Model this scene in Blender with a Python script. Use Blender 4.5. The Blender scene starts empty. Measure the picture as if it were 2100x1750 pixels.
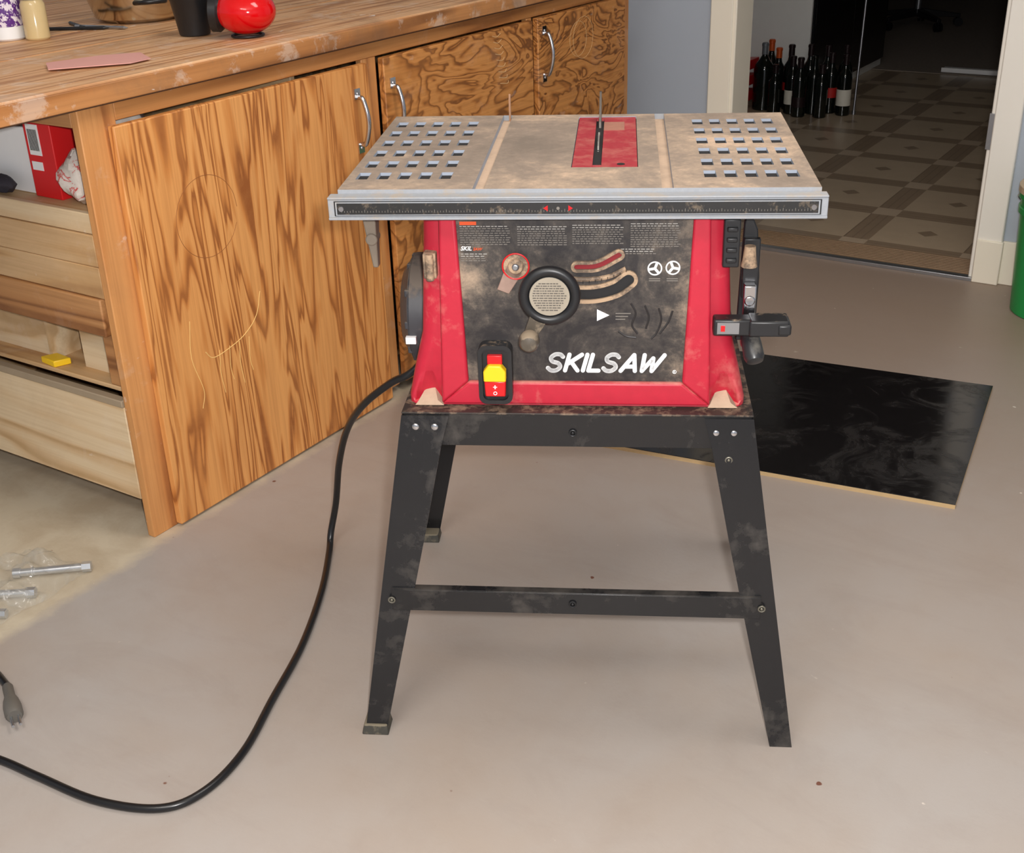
import bpy, math, random
from mathutils import Vector, Matrix
random.seed(7)
SC=bpy.context.scene
def lin(c):
    c=c/255.0
    return c/12.92 if c<=.04045 else ((c+.055)/1.055)**2.4
def S(r,g,b): return (lin(r),lin(g),lin(b),1)
# ------------------------------------------------------------ materials
class NM:
    def __init__(s,name):
        s.m=bpy.data.materials.new(name);s.m.use_nodes=True;s.nt=s.m.node_tree;s.b=s.nt.nodes['Principled BSDF']
        s.co=s.N('ShaderNodeTexCoord')
    def N(s,t,**k):
        n=s.nt.nodes.new(t)
        for a,v in k.items(): setattr(n,a,v)
        return n
    def L(s,a,b): s.nt.links.new(a,b)
    def mapping(s,scale=(1,1,1),loc=(0,0,0),rot=(0,0,0)):
        n=s.N('ShaderNodeMapping');n.inputs['Scale'].default_value=scale;n.inputs['Location'].default_value=loc;n.inputs['Rotation'].default_value=rot
        s.L(s.co.outputs['Object'],n.inputs[0]);return n.outputs[0]
    def noise(s,scale,detail=4,rough=.55,dist=0,vec=None):
        n=s.N('ShaderNodeTexNoise');n.inputs['Scale'].default_value=scale;n.inputs['Detail'].default_value=detail
        n.inputs['Roughness'].default_value=rough;n.inputs['Distortion'].default_value=dist
        s.L(vec if vec is not None else s.co.outputs['Object'],n.inputs['Vector']);return n.outputs['Fac']
    def math(s,op,a,b=None,c=None,clamp=False):
        n=s.N('ShaderNodeMath',operation=op);n.use_clamp=clamp
        for i,v in enumerate((a,b,c)):
            if v is None: continue
            if isinstance(v,(int,float)): n.inputs[i].default_value=v
            else: s.L(v,n.inputs[i])
        return n.outputs[0]
    def ramp(s,fac,stops):
        n=s.N('ShaderNodeValToRGB');e=n.color_ramp.elements
        while len(e)<len(stops): e.new(.5)
        for i,(p,c) in enumerate(stops): e[i].position=p;e[i].color=c if len(c)==4 else (*c,1)
        s.L(fac,n.inputs[0]);return n.outputs[0]
    def step(s,fac,lo,hi):
        n=s.N('ShaderNodeMapRange');n.inputs['From Min'].default_value=lo;n.inputs['From Max'].default_value=hi;n.clamp=True
        s.L(fac,n.inputs[0]);return n.outputs[0]
    def mix(s,f,a,b):
        n=s.N('ShaderNodeMix',data_type='RGBA')
        if isinstance(f,(int,float)): n.inputs[0].default_value=f
        else: s.L(f,n.inputs[0])
        for i,v in ((6,a),(7,b)):
            if isinstance(v,tuple): n.inputs[i].default_value=v
            else: s.L(v,n.inputs[i])
        return n.outputs[2]
    def base(s,c):
        if isinstance(c,tuple): s.b.inputs['Base Color'].default_value=c
        else: s.L(c,s.b.inputs['Base Color'])
    def set(s,rough=.5,metal=0,spec=None,coat=0):
        if isinstance(rough,(int,float)): s.b.inputs['Roughness'].default_value=rough
        else: s.L(rough,s.b.inputs['Roughness'])
        s.b.inputs['Metallic'].default_value=metal
        if spec is not None: s.b.inputs['Specular IOR Level'].default_value=spec
        if coat: s.b.inputs['Coat Weight'].default_value=coat;s.b.inputs['Coat Roughness'].default_value=.1
    def bump(s,h,st=.2,d=.002):
        n=s.N('ShaderNodeBump');n.inputs['Strength'].default_value=st;n.inputs['Distance'].default_value=d
        s.L(h,n.inputs['Height']);s.L(n.outputs[0],s.b.inputs['Normal'])
def plain(name,c,rough=.5,metal=0,var=.12,scale=20,bump=0,coat=0,spec=None):
    k=NM(name);n=k.noise(scale,4)
    d=tuple(x*(1-var) for x in c[:3])+(1,);l=tuple(min(1,x*(1+var)) for x in c[:3])+(1,)
    k.base(k.mix(n,d,l));k.set(rough,metal,spec,coat)
    if bump: k.bump(n,bump)
    return k.m
def dusty(name,c,dust,amt=.5,scale=12,rough=.4,metal=0,up=.9,spec=None,soft=.12,rd=.85):
    """amt = noise threshold above which dust shows; up = extra dust on faces that look upward"""
    k=NM(name);n1=k.noise(scale,6,.65,.3);n2=k.noise(scale*5,4,.7)
    n=k.math('ADD',k.math('MULTIPLY',n1,.75),k.math('MULTIPLY',n2,.25))
    g=k.N('ShaderNodeNewGeometry');sx=k.N('ShaderNodeSeparateXYZ');k.L(g.outputs['Normal'],sx.inputs[0])
    u=k.math('MULTIPLY',k.step(sx.outputs[2],.3,.9),up*.25)
    f=k.step(k.math('ADD',n,u),amt,amt+soft)
    v=k.mix(n2,tuple(x*.85 for x in c[:3])+(1,),tuple(min(1,x*1.15) for x in c[:3])+(1,))
    k.base(k.mix(f,v,dust));k.set(k.math('ADD',k.math('MULTIPLY',f,rd-rough),rough),metal,spec)
    return k.m
def wood(name,cl,cm,cd,axis='z',s=2.2,K=9,rough=.5,seed=0,dirt=.0,stretch=.22,dist=.5,fib=1,line=1,fade=.25):
    k=NM(name)
    sc={'z':(1,1,stretch),'y':(1,stretch,1),'x':(stretch,1,1)}[axis]
    fs={'z':(1,1,.02),'y':(1,.02,1),'x':(.02,1,1)}[axis]
    v=k.mapping(sc,(seed*3.1,seed*1.7,seed*.9));n=k.noise(s,3,.5,dist,v)
    w_=k.noise(s*5,2,.5,0,v);n=k.math('ADD',n,k.math('MULTIPLY',w_,.035))
    r=k.math('FRACT',k.math('MULTIPLY',n,K))
    f=k.noise(150,3,.6,0,k.mapping(fs));f2=k.noise(2.2,3,.5,0,k.mapping(sc,(seed,5,2)));f3=k.noise(5,5,.7,.6,k.mapping((1,1,1),(seed*2,1,4)))
    a=k.ramp(r,[(0,cm),(.10,cl),(.42,cl),(.66,cm),(.84,cd),(.93,cd),(1,cm)])
    a=k.mix(k.math('MULTIPLY',k.step(f3,.42,.68),fade),a,cl)
    if line<1: a=k.mix(line,cl,a)
    a=k.mix(k.math('MULTIPLY',k.step(f,.42,.72),.34*fib),a,cd)
    a=k.mix(k.math('MULTIPLY',k.step(f2,.4,.7),.30),a,cm)
    if dirt:
        d=k.noise(9,6,.7,.4);a=k.mix(k.math('MULTIPLY',k.step(d,.56,.62),dirt*.7),a,S(232,220,206))
        d=k.noise(4,6,.7,.4,k.mapping((1,1,1),(7,3,1)));a=k.mix(k.math('MULTIPLY',k.step(d,.50,.70),dirt*1.2),a,S(126,96,72))
        d=k.noise(23,4,.6,.2,k.mapping((1,.5,1),(1,3,1)));a=k.mix(k.math('MULTIPLY',k.step(d,.68,.71),min(1,dirt*2)),a,S(240,232,224))
    k.base(a);k.set(rough);k.bump(f,.08,.001);return k.m
M={}
M['ply1']=wood('plywood_door',S(228,162,94),S(206,134,68),S(152,88,40),'z',9,10,.55,1,0,.11,.9)
M['ply2']=wood('plywood_door_dark',S(212,146,80),S(184,118,56),S(120,70,30),'y',8,10,.55,5,.06,.34,1.1)
M['ply3']=wood('plywood_door_cathedral',S(208,142,76),S(178,112,52),S(112,66,28),'y',9,10,.55,9,.06,.45,1.2)
M['frame']=wood('fir_frame',S(212,150,90),S(196,130,72),S(158,98,52),'z',8,6,.55,3,.14,.06,.3)
M['frameh']=wood('fir_rail',S(204,142,82),S(186,122,64),S(144,88,42),'y',8,6,.55,4,.06,.06,.3)
M['top']=wood('worktop_fir',S(228,182,136),S(214,160,110),S(172,118,76),'y',9,8,.55,6,.36,.05,.3)
M['topedge']=wood('worktop_edge',S(198,138,84),S(176,116,64),S(130,82,44),'y',8,7,.55,8,.45,.05,.3)
M['pale']=wood('pale_plywood',S(226,202,166),S(216,184,142),S(192,156,112),'x',5,6,.6,2,.12,.10,.3,.9)
M['tan']=wood('tan_board',S(212,176,132),S(202,160,110),S(170,126,80),'x',7,6,.6,7,.14,.06,.3)
M['brown']=wood('brown_board',S(190,138,88),S(174,120,72),S(132,84,46),'x',7,6,.55,11,.05,.06,.3)
M['grayedge']=plain('weathered_edge',S(160,142,118),.8)
M['gap']=plain('dark_seam',S(84,56,36),.9)
M['chrome']=plain('chrome',S(205,205,208),.18,1,.05)
M['steel']=plain('brushed_steel',S(170,172,176),.35,.9,.08,60)
M['alu']=dusty('aluminium_rail',S(150,153,158),S(164,152,138),.53,30,.6,.1,up=.3,soft=.2)
M['aluside']=plain('hole_wall_metal',S(158,166,180),.55,.1)
k=NM('dusty_tabletop');n1=k.noise(7,7,.7,.6);n2=k.noise(70,4,.7);n3=k.noise(3.0,4,.6,.3,k.mapping((1,1,1),(2,4,0)))
sx=k.N('ShaderNodeSeparateXYZ');k.L(k.co.outputs['Object'],sx.inputs[0])
edge=k.math('ADD',k.step(sx.outputs[1],.16,.0),k.step(sx.outputs[1],.40,.48))
n=k.math('ADD',k.math('ADD',k.math('MULTIPLY',n1,.5),k.math('MULTIPLY',n2,.25)),k.math('ADD',k.math('MULTIPLY',n3,.3),k.math('MULTIPLY',edge,.05)))
k.base(k.ramp(n,[(.42,S(122,109,97)),(.54,S(142,126,112)),(.62,S(168,147,127)),(.70,S(202,173,148))]));k.set(.66,.05);k.bump(n2,.2,.0008)
M['tabletop']=k.m
M['red']=dusty('dusty_red_plastic',S(186,32,54),S(206,138,124),.54,9,.45,0,up=.8,soft=.25)
M['redins']=dusty('red_insert',S(158,38,48),S(178,112,98),.48,26,.55,0,up=.1,soft=.35)
k=NM('dusty_black_panel')
n1=k.noise(8,7,.7,1.2);n2=k.noise(60,5,.75);sx=k.N('ShaderNodeSeparateXYZ');k.L(k.co.outputs['Object'],sx.inputs[0])
ex=k.step(k.math('ABSOLUTE',k.math('ADD',sx.outputs[0],.004)),.12,.17)
cx=k.math('SUBTRACT',1,k.step(k.math('ABSOLUTE',k.math('SUBTRACT',sx.outputs[2],.74)),.0,.07),clamp=True)
n=k.math('ADD',k.math('ADD',k.math('MULTIPLY',n1,.62),k.math('MULTIPLY',n2,.35)),k.math('ADD',k.math('MULTIPLY',ex,.10),k.math('MULTIPLY',cx,.05)))
k.base(k.ramp(n,[(.44,S(38,34,35)),(.54,S(66,60,56)),(.63,S(112,100,88)),(.74,S(168,146,124))]));k.set(.5)
M['panel']=k.m
M['black']=plain('black_plastic',S(28,28,30),.38,0,.2)
M['wipe']=plain('wiped_streak',S(38,34,34),.5,0,.2)
M['blackd']=dusty('dusty_black_plastic',S(34,34,36),S(150,130,108),.60,20,.4,0,up=.35)
M['stand']=dusty('black_enamel_steel',S(27,27,29),S(98,92,86),.54,8,.26,0,up=.3,soft=.3,rd=.6)
M['standtop']=dusty('sawdust_on_steel',S(50,44,41),S(176,148,122),.50,40,.5,0,up=.1,soft=.3)
M['rubber']=dusty('rubber_foot',S(62,60,54),S(120,110,92),.5,20,.75)
M['cord']=plain('black_cord',S(24,24,26),.28,0,.1)
M['white']=plain('white_paint',S(244,244,244),.5,0,.03)
M['grey']=plain('grey_print',S(160,156,150),.6,0,.06)
M['dimgrey']=plain('faint_print',S(118,112,105),.6,0,.06)
M['orange']=plain('orange_print',S(214,80,30),.6,0,.05)
M['yellow']=plain('yellow_plastic',S(246,200,30),.4,0,.05)
M['redp']=plain('red_plastic',S(205,24,30),.3,0,.06)
M['dkgrey']=dusty('grey_motor',S(60,60,64),S(110,100,90),.58,16,.45)
M['dark']=plain('dark_shade_and_print',S(22,19,19),.9,0,.1)
M['cream']=plain('cream_trim',S(246,238,220),.45,0,.03,6)
M['jambw']=plain('white_trim',S(244,240,230),.45,0,.03,6)
M['wall']=plain('blue_grey_wall',S(176,184,195),.8,0,.03,4,.03)
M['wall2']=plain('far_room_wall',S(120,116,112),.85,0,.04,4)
M['ceil']=plain('ceiling_white',S(225,222,215),.9,0,.02,4)
k=NM('black_melamine');n=k.noise(7,6,.7,1.4)
k.base(k.mix(k.step(n,.5,.75),S(20,18,19),S(38,34,33)));k.set(k.math('ADD',.13,k.math('MULTIPLY',k.step(n,.48,.62),.2)));M['sheettop']=k.m
M['sheetcore']=plain('board_core',S(206,176,130),.7,0,.1,60)
M['glass']=plain('dark_bottle_glass',S(16,20,16),.08,0,.1,coat=.5)
M['pink']=plain('pink_paper',S(226,166,156),.8,0,.04)
M['green']=plain('green_bucket',S(30,150,74),.35,0,.06,5)
M['melamine']=plain('white_melamine',S(246,245,240),.5,0,.03)
M['glossblack']=plain('gloss_black_door',S(20,20,22),.12,0,.1)
M['sawdust']=dusty('sawdust',S(186,160,137),S(146,127,110),.5,14,.95,0,up=0,soft=.25)
# floor
k=NM('painted_concrete')
n1=k.noise(1.3,5,.6,.4);n2=k.noise(7,6,.65,.3);n3=k.noise(120,3,.6);n4=k.noise(2.2,6,.7,1.2,k.mapping((1,2.5,1),(4,2,0),(0,0,.5)));sx=k.N('ShaderNodeSeparateXYZ');k.L(k.co.outputs['Object'],sx.inputs[0])
p=k.mix(k.step(n1,.35,.65),S(164,151,140),S(168,161,156))
p=k.mix(k.math('MULTIPLY',k.step(n2,.5,.75),.22),p,S(148,132,120))
p=k.mix(k.math('MULTIPLY',k.step(n4,.50,.70),.25),p,S(146,134,126))
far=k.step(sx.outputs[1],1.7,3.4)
p=k.mix(k.math('MULTIPLY',far,.75),p,S(150,128,111))  # flash falloff put into the colour: concrete turns browner with distance
bare=k.mix(k.step(n2,.4,.65),S(198,186,164),S(180,164,140))
n5=k.noise(14,5,.7,.3)
bl=k.step(k.math('ADD',sx.outputs[0],k.math('MULTIPLY',k.math('SUBTRACT',n5,.5),.06)),-1.818,-1.850)
p=k.mix(bl,p,bare)
sp=k.noise(26,2,.5,0,k.mapping((1,1,1),(3,9,0)));p=k.mix(k.step(sp,.77,.79),p,S(208,198,186))
sp=k.noise(11,4,.6,.5,k.mapping((1,1,1),(5,2,0)));p=k.mix(k.math('MULTIPLY',k.step(sp,.72,.74),.6),p,S(206,196,184))
sp=k.noise(19,2,.5,0,k.mapping((1,1,1),(8,1,0)));p=k.mix(k.step(sp,.765,.78),p,S(110,70,56))
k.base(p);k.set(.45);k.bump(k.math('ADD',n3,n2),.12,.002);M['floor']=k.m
# vinyl
k=NM('patterned_vinyl');sx=k.N('ShaderNodeSeparateXYZ');k.L(k.co.outputs['Object'],sx.inputs[0])
P=.42
fx=k.math('FRACT',k.math('DIVIDE',k.math('ADD',sx.outputs[0],50.0),P));fy=k.math('FRACT',k.math('DIVIDE',k.math('ADD',sx.outputs[1],50.12),P))
band=k.math('MAXIMUM',k.math('LESS_THAN',fx,.22),k.math('LESS_THAN',fy,.22))
core=k.math('MULTIPLY',k.math('LESS_THAN',fx,.22),k.math('LESS_THAN',fy,.22))
dd=k.math('ADD',k.math('ABSOLUTE',k.math('SUBTRACT',fx,.61)),k.math('ABSOLUTE',k.math('SUBTRACT',fy,.61)))
dm=k.math('LESS_THAN',dd,.09)
nn=k.noise(14,5,.6);tile=k.mix(nn,S(202,182,156),S(182,162,137));bd=k.mix(nn,S(164,143,120),S(146,126,105))
stripe=k.math('LESS_THAN',k.math('FRACT',k.math('MULTIPLY',k.math('MINIMUM',fx,fy),13.6)),.16)
bd=k.mix(k.math('MULTIPLY',stripe,.4),bd,S(108,92,76))
c=k.mix(band,tile,bd);c=k.mix(core,c,S(194,174,150));c=k.mix(dm,c,S(150,130,108));k.base(c);k.set(.28);M['vinyl']=k.m
M['carpet']=plain('grey_brown_carpet',S(140,128,117),.95,0,.25,60,.4)
# ------------------------------------------------------------ mesh builder
class MB:
    def __init__(s): s.v=[];s.f=[];s.mi=[]
    def add(s,v,f,mi=0):
        o=len(s.v);s.v+= [tuple(p) for p in v];s.f+=[tuple(i+o for i in q) for q in f];s.mi+=[mi]*len(f);return s
    def box(s,lo,hi,mi=0):
        x0,y0,z0=lo;x1,y1,z1=hi
        return s.add([(x0,y0,z0),(x1,y0,z0),(x1,y1,z0),(x0,y1,z0),(x0,y0,z1),(x1,y0,z1),(x1,y1,z1),(x0,y1,z1)],
          [(0,3,2,1),(4,5,6,7),(0,1,5,4),(1,2,6,5),(2,3,7,6),(3,0,4,7)],mi)
    def hexa(s,p,mi=0):
        return s.add(p,[(0,3,2,1),(4,5,6,7),(0,1,5,4),(1,2,6,5),(2,3,7,6),(3,0,4,7)],mi)
    def frame(s,d):
        d=Vector(d).normalized();a=Vector((0,0,1)) if abs(d.z)<.9 else Vector((1,0,0))
        u=d.cross(a).normalized();w=d.cross(u);return u,w
    def cyl(s,p1,p2,r1,r2=None,n=24,mi=0):
        r2=r1 if r2 is None else r2;p1=Vector(p1);p2=Vector(p2);u,w=s.frame(p2-p1);v=[]
        for c,r in ((p1,r1),(p2,r2)):
            for i in range(n):
                a=2*math.pi*i/n;v.append(c+u*math.cos(a)*r+w*math.sin(a)*r)
        f=[(i,(i+1)%n,n+(i+1)%n,n+i) for i in range(n)]+[tuple(range(n-1,-1,-1)),tuple(range(n,2*n))]
        return s.add(v,f,mi)
    def lathe(s,prof,c=(0,0,0),d=(0,0,1),n=28,mi=0,cap=True):
        c=Vector(c);d=Vector(d).normalized();u,w=s.frame(d);v=[];m=len(prof)
        for r,h in prof:
            for i in range(n):
                a=2*math.pi*i/n;v.append(c+d*h+u*math.cos(a)*r+w*math.sin(a)*r)
        f=[(j*n+i,j*n+(i+1)%n,(j+1)*n+(i+1)%n,(j+1)*n+i) for j in range(m-1) for i in range(n)]
        if cap: f+=[tuple(range(n-1,-1,-1)),tuple(range((m-1)*n,m*n))]
        return s.add(v,f,mi)
    def tube(s,pts,r,n=12,mi=0,closed=False,sub=8):
        P=[Vector(p) for p in pts]
        if sub>1: P=smooth(P,sub,closed)
        m=len(P);v=[];prev=None
        for j in range(m):
            t=(P[(j+1)%m]-P[j-1]) if closed else (P[min(j+1,m-1)]-P[max(j-1,0)])
            t.normalize()
            if prev is None: u,w=s.frame(t)
            else:
                u=prev-t*prev.dot(t);u.normalize()
            prev=u;w=t.cross(u)
            for i in range(n):
                a=2*math.pi*i/n;v.append(P[j]+u*math.cos(a)*r+w*math.sin(a)*r)
        f=[(j*n+i,j*n+(i+1)%n,((j+1)%m)*n+(i+1)%n,((j+1)%m)*n+i) for j in range(m if closed else m-1) for i in range(n)]
        if not closed: f+=[tuple(range(n-1,-1,-1)),tuple(range((m-1)*n,m*n))]
        return s.add(v,f,mi)
    def torus(s,c,R,r,d=(0,0,1),N=48,n=12,mi=0):
        c=Vector(c);u,w=s.frame(d);pts=[c+u*math.cos(2*math.pi*i/N)*R+w*math.sin(2*math.pi*i/N)*R for i in range(N)]
        return s.tube(pts,r,n,mi,True,1)
    def ball(s,c,r,n=24,mi=0,e=1):
        rx,ry,rz=r if isinstance(r,tuple) else (r,r,r);m=n//2;v=[];f=[]
        for j in range(1,m):
            t=math.pi*j/m
            for i in range(n):
                a=2*math.pi*i/n;v.append((c[0]+rx*math.sin(t)*math.cos(a),c[1]+ry*math.sin(t)*math.sin(a),c[2]+rz*math.cos(t)))
        top=len(v);v.append((c[0],c[1],c[2]+rz));v.append((c[0],c[1],c[2]-rz))
        for j in range(m-2):
            for i in range(n): f.append((j*n+i,(j+1)*n+i,(j+1)*n+(i+1)%n,j*n+(i+1)%n))
        for i in range(n): f.append((top,i,(i+1)%n));f.append((top+1,(m-2)*n+(i+1)%n,(m-2)*n+i))
        return s.add(v,f,mi)
    def prism(s,poly,y0,y1,mi=0,ax='y'):
        """poly in x,z extruded along y"""
        n=len(poly);v=[(a,y0,b) for a,b in poly]+[(a,y1,b) for a,b in poly]
        if ax=='x': v=[(y0,a,b) for a,b in poly]+[(y1,a,b) for a,b in poly]
        if ax=='z': v=[(a,b,y0) for a,b in poly]+[(a,b,y1) for a,b in poly]
        f=[(i,(i+1)%n,n+(i+1)%n,n+i) for i in range(n)]+[tuple(range(n-1,-1,-1)),tuple(range(n,2*n))]
        return s.add(v,f,mi)
    def obj(s,name,mats,parent=None,origin=None,bevel=0,smooth_a=35,seg=2,**props):
        me=bpy.data.meshes.new(name);o0=Vector(origin) if origin else Vector((0,0,0))
        me.from_pydata([tuple(Vector(p)-o0) for p in s.v],[],s.f)
        for m in (mats if isinstance(mats,(list,tuple)) else [mats]): me.materials.append(M[m] if isinstance(m,str) else m)
        for p,i in zip(me.polygons,s.mi): p.material_index=i
        import bmesh
        bm=bmesh.new();bm.from_mesh(me);bmesh.ops.recalc_face_normals(bm,faces=bm.faces);bm.to_mesh(me);bm.free()
        me.shade_smooth();me.set_sharp_from_angle(angle=math.radians(smooth_a))
        o=bpy.data.objects.new(name,me);SC.collection.objects.link(o);o.location=o0
        if parent: o.parent=parent
        if bevel:
            b=o.modifiers.new('bevel','BEVEL');b.width=bevel;b.segments=seg;b.limit_method='ANGLE';b.angle_limit=math.radians(40)
            b.harden_normals=False
        for a,v in props.items(): o[a]=v
        return o
def smooth(P,sub,closed=False):
    out=[];m=len(P);rng=range(m if closed else m-1)
    for j in rng:
        p0=P[(j-1)%m] if closed or j>0 else P[0]*2-P[1]
        p1=P[j];p2=P[(j+1)%m];p3=P[(j+2)%m] if closed or j+2<m else P[-1]*2-P[-2]
        for i in range(sub):
            t=i/sub;out.append(.5*((2*p1)+(p2-p0)*t+(2*p0-5*p1+4*p2-p3)*t*t+(3*p1-p0-3*p2+p3)*t*t*t))
    if not closed: out.append(P[-1])
    return out
def empty(name,loc,rot=0,**props):
    o=bpy.data.objects.new(name,None);o.location=loc;o.rotation_euler=(0,0,rot);o.empty_display_size=.05;SC.collection.objects.link(o)
    for a,v in props.items(): o[a]=v
    return o
def text(mb,body,loc,w=None,size=.03,shear=0,off=0,ext=.0004,h=None):
    """adds lettering, standing in the x-z plane, to a mesh builder"""
    c=bpy.data.curves.new('lettering','FONT');c.body=body;c.size=size;c.shear=shear;c.offset=off;c.extrude=ext
    o=bpy.data.objects.new('lettering',c);SC.collection.objects.link(o);bpy.context.view_layer.update()
    me=bpy.data.meshes.new_from_object(o.evaluated_get(bpy.context.evaluated_depsgraph_get()));bpy.data.objects.remove(o)
    xs=[v.co.x for v in me.vertices];ys=[v.co.y for v in me.vertices];x0,y0=min(xs),min(ys)
    sx=w/(max(xs)-x0) if w else 1;sy=h/(max(ys)-y0) if h else sx
    mb.add([(loc[0]+(v.co.x-x0)*sx,loc[1]-v.co.z,loc[2]+(v.co.y-y0)*sy) for v in me.vertices],[tuple(q.vertices) for q in me.polygons])
    bpy.data.meshes.remove(me);return mb
def struct(o): o['kind']='structure';return o
# ------------------------------------------------------------ room shell
def sbox(name,lo,hi,mat,bevel=0): return struct(MB().box(lo,hi).obj(name,mat,bevel=bevel))
sbox('floor',(-3.3,-2.2,-.1),(2.2,3.9,0),'floor')
sbox('floor',(-3.3,3.9,-.1),(2.2,7.45,0),'vinyl')
sbox('floor',(-3.3,7.45,-.1),(2.2,12,.004),'carpet')
sbox('ceiling',(-3.3,-2.2,2.45),(2.2,12,2.55),'ceil')
sbox('wall_left',(-3.4,-2.2,0),(-3.3,12,2.45),'wall')
sbox('wall_right',(2.2,-2.2,0),(2.3,12,2.45),'wall')
sbox('wall_front',(-3.3,-2.3,0),(2.2,-2.2,2.45),'wall')
sbox('wall_far',(-3.3,12,0),(2.2,12.1,2.45),'wall2')
w=MB().box((-3.3,3.9,0),(-1.64,4.02,2.45)).box((-.76,3.9,0),(2.2,4.02,2.45)).box((-1.64,3.9,2.06),(-.76,4.02,2.45))
struct(w.obj('wall_back','wall'))
struct(MB().box((-1.712,3.882,0),(-1.632,3.9,2.14)).box((-1.64,3.888,0),(-1.62,4.03,2.06)).box((-1.712,3.886,2.06),(-.69,3.9,2.14)).obj('trim_1','cream',bevel=.004))
struct(MB().box((-.768,3.876,0),(-.69,3.9,2.06)).box((-.78,3.888,0),(-.76,4.03,2.06)).obj('trim_2','jambw',bevel=.004))
struct(MB().box((-.784,3.884,.42),(-.767,3.905,.53)).obj('trim_4','steel',bevel=.001))
struct(MB().box((-.69,3.885,0),(2.2,3.9,.14)).box((-.765,3.868,0),(-.685,3.886,.14)).obj('baseboard_back','cream',bevel=.003))
t=MB().box((-1.62,3.9,0),(-.78,4.07,.010))
for i in range(9): t.box((-1.62,3.915+i*.0165,.010),(-.78,3.922+i*.0165,.013))
t.box((-1.56,3.872,0),(-.74,3.902,.012),1)
struct(t.obj('trim_3',[plain('brown_threshold',S(150,124,98),.5),M['steel']],bevel=.001))
# ------------------------------------------------------------ cabinet
CX=-1.8625;CY=1.4315
cab=empty('workbench_cabinet',(CX,CY,0),0,label="orange plywood workbench cabinet with three doors and an open end",category="cabinet")
def cobj(mb,name,mats,parent=cab,**k): return mb.obj(name,mats,parent,**k)
b=MB()
b.box((-.02,0,0),(0,.085,.903),0)
b.box((-.02,.085,.868),(0,2.155,.903),1)
b.box((-.02,.815,.02),(-.002,.868,.868),0).box((-.02,1.545,.02),(-.002,1.57,.868),0).box((-.02,2.10,0),(0,2.155,.868),0)
b.box((-.78,2.135,0),(-.02,2.155,.903),0)
b.box((-.80,0,0),(-.78,2.155,.903),2)
b.box((-.78,.02,.09),(-.02,2.135,.105),2)
b.box((-.78,.02,.69),(-.022,.60,.70),2).box((-.78,.02,.325),(-.022,.60,.335),2)
b.box((-.78,.60,.105),(-.03,.615,.90),2)
b.box((-.80,0,0),(-.74,.04,.903),0)
b.box((-.74,.0,.868),(-.02,.02,.903),3)
cobj(b,'body',['frame','frameh','tan','brown'],bevel=.002)
cobj(MB().box((-.075,.021,.336),(-.022,.036,.689)),'corner_stile','brown',bevel=.002)
cobj(MB().box((-.74,.006,.665),(-.022,.020,.705)),'end_board','pale',bevel=.002)
cobj(MB().box((-.74,.002,.60),(-.022,.018,.664)),'end_board','tan',bevel=.002)
cobj(MB().box((-.74,.002,.535),(-.022,.018,.599)),'end_board','tan',bevel=.002)
cobj(MB().box((-.74,-.004,.455),(-.03,.016,.534)),'end_board','brown',bevel=.003)
cobj(MB().box((-.74,-.004,.302),(-.022,.016,.318),0),'end_board','grayedge',bevel=.002)
cobj(MB().box((-.74,.0,.088),(-.022,.018,.302)),'end_board','pale',bevel=.002)
cobj(MB().box((-.30,.05,.335),(-.29,.3,.455)).box((-.52,.065,.335),(-.30,.075,.45)).box((-.20,.06,.335),(-.10,.30,.445)),'divider','pale')
def handle(parent,y,z0,z1):
    m=MB();x=.0+.018
    pts=[(x+.002,y,z1-.008),(x+.016,y,z1-.010),(x+.026,y,z1-.035),(x+.030,y,(z0+z1)/2),(x+.026,y,z0+.035),(x+.016,y,z0+.010),(x+.002,y,z0+.008)]
    m.tube(pts,.0056,12)
    for z in (z0,z1):
        m.box((x,y-.010,z-.012),(x+.003,y+.010,z+.012));m.ball((x+.003,y,z),(.003,.004,.004),12)
    return m.obj('handle','chrome',parent,bevel=0,label="chrome pull handle")
def curve_mark(parent,pts,r,mat,name='scribble'):
    return MB().tube(pts,r,6,0,False,6).obj(name,mat,parent)
M['pencil']=plain('pencil_mark',S(150,92,48),.7);M['chalk']=plain('chalk_mark',S(222,186,136),.9);M['scr']=plain('yellow_scratch',S(240,198,124),.8)
XM=.0178
d1=cobj(MB().box((0,.062,.006),(.018,.812,.862)),'door','ply1',bevel=.0025,label="plywood cabinet door with vertical grain and scribbles")
handle(d1,.765,.675,.800)
d2=cobj(MB().box((0,.872,.03),(.018,1.545,.864)),'door','ply2',bevel=.0025,label="darker plywood cabinet door with horizontal grain")
handle(d2,.900,.675,.803)
d3=cobj(MB().box((0,1.572,.03),(.018,2.098,.866)),'door','ply3',bevel=.0025,label="darker plywood cabinet door with swirling grain")
handle(d3,1.603,.700,.830)
cc=[(XM,.26+.085*math.cos(a/16*2*math.pi),.64+.085*math.sin(a/16*2*math.pi)) for a in range(16)]
curve_mark(d1,cc,.0007,'pencil')
curve_mark(d1,[(XM,.20,.36),(XM,.22,.34),(XM,.27,.345),(XM,.32,.36),(XM,.36,.39),(XM,.38,.44)],.0011,'scr')
curve_mark(d1,[(XM,.17,.44),(XM,.16,.36),(XM,.18,.28),(XM,.17,.24)],.0009,'scr')
for i in range(4): curve_mark(d1,[(XM,.24+i*.03,.35),(XM,.235+i*.03,.30),(XM,.24+i*.03,.25+.02*(i%2))],.0009,'scr')
for i in range(9): curve_mark(d2,[(XM,1.34+i*.004,.85-i*.016),(XM,1.36+i*.006,.845-i*.016),(XM,1.38+i*.004,.852-i*.016)],.0009,'chalk')
for q in range(2): curve_mark(d3,[(XM,1.80+.06*q*.5+(.05+.01*q)*math.cos(a/12*6.28),.78+(.05+.01*q)*math.sin(a/12*6.28)) for a in range(13)],.0007,'chalk')
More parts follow.
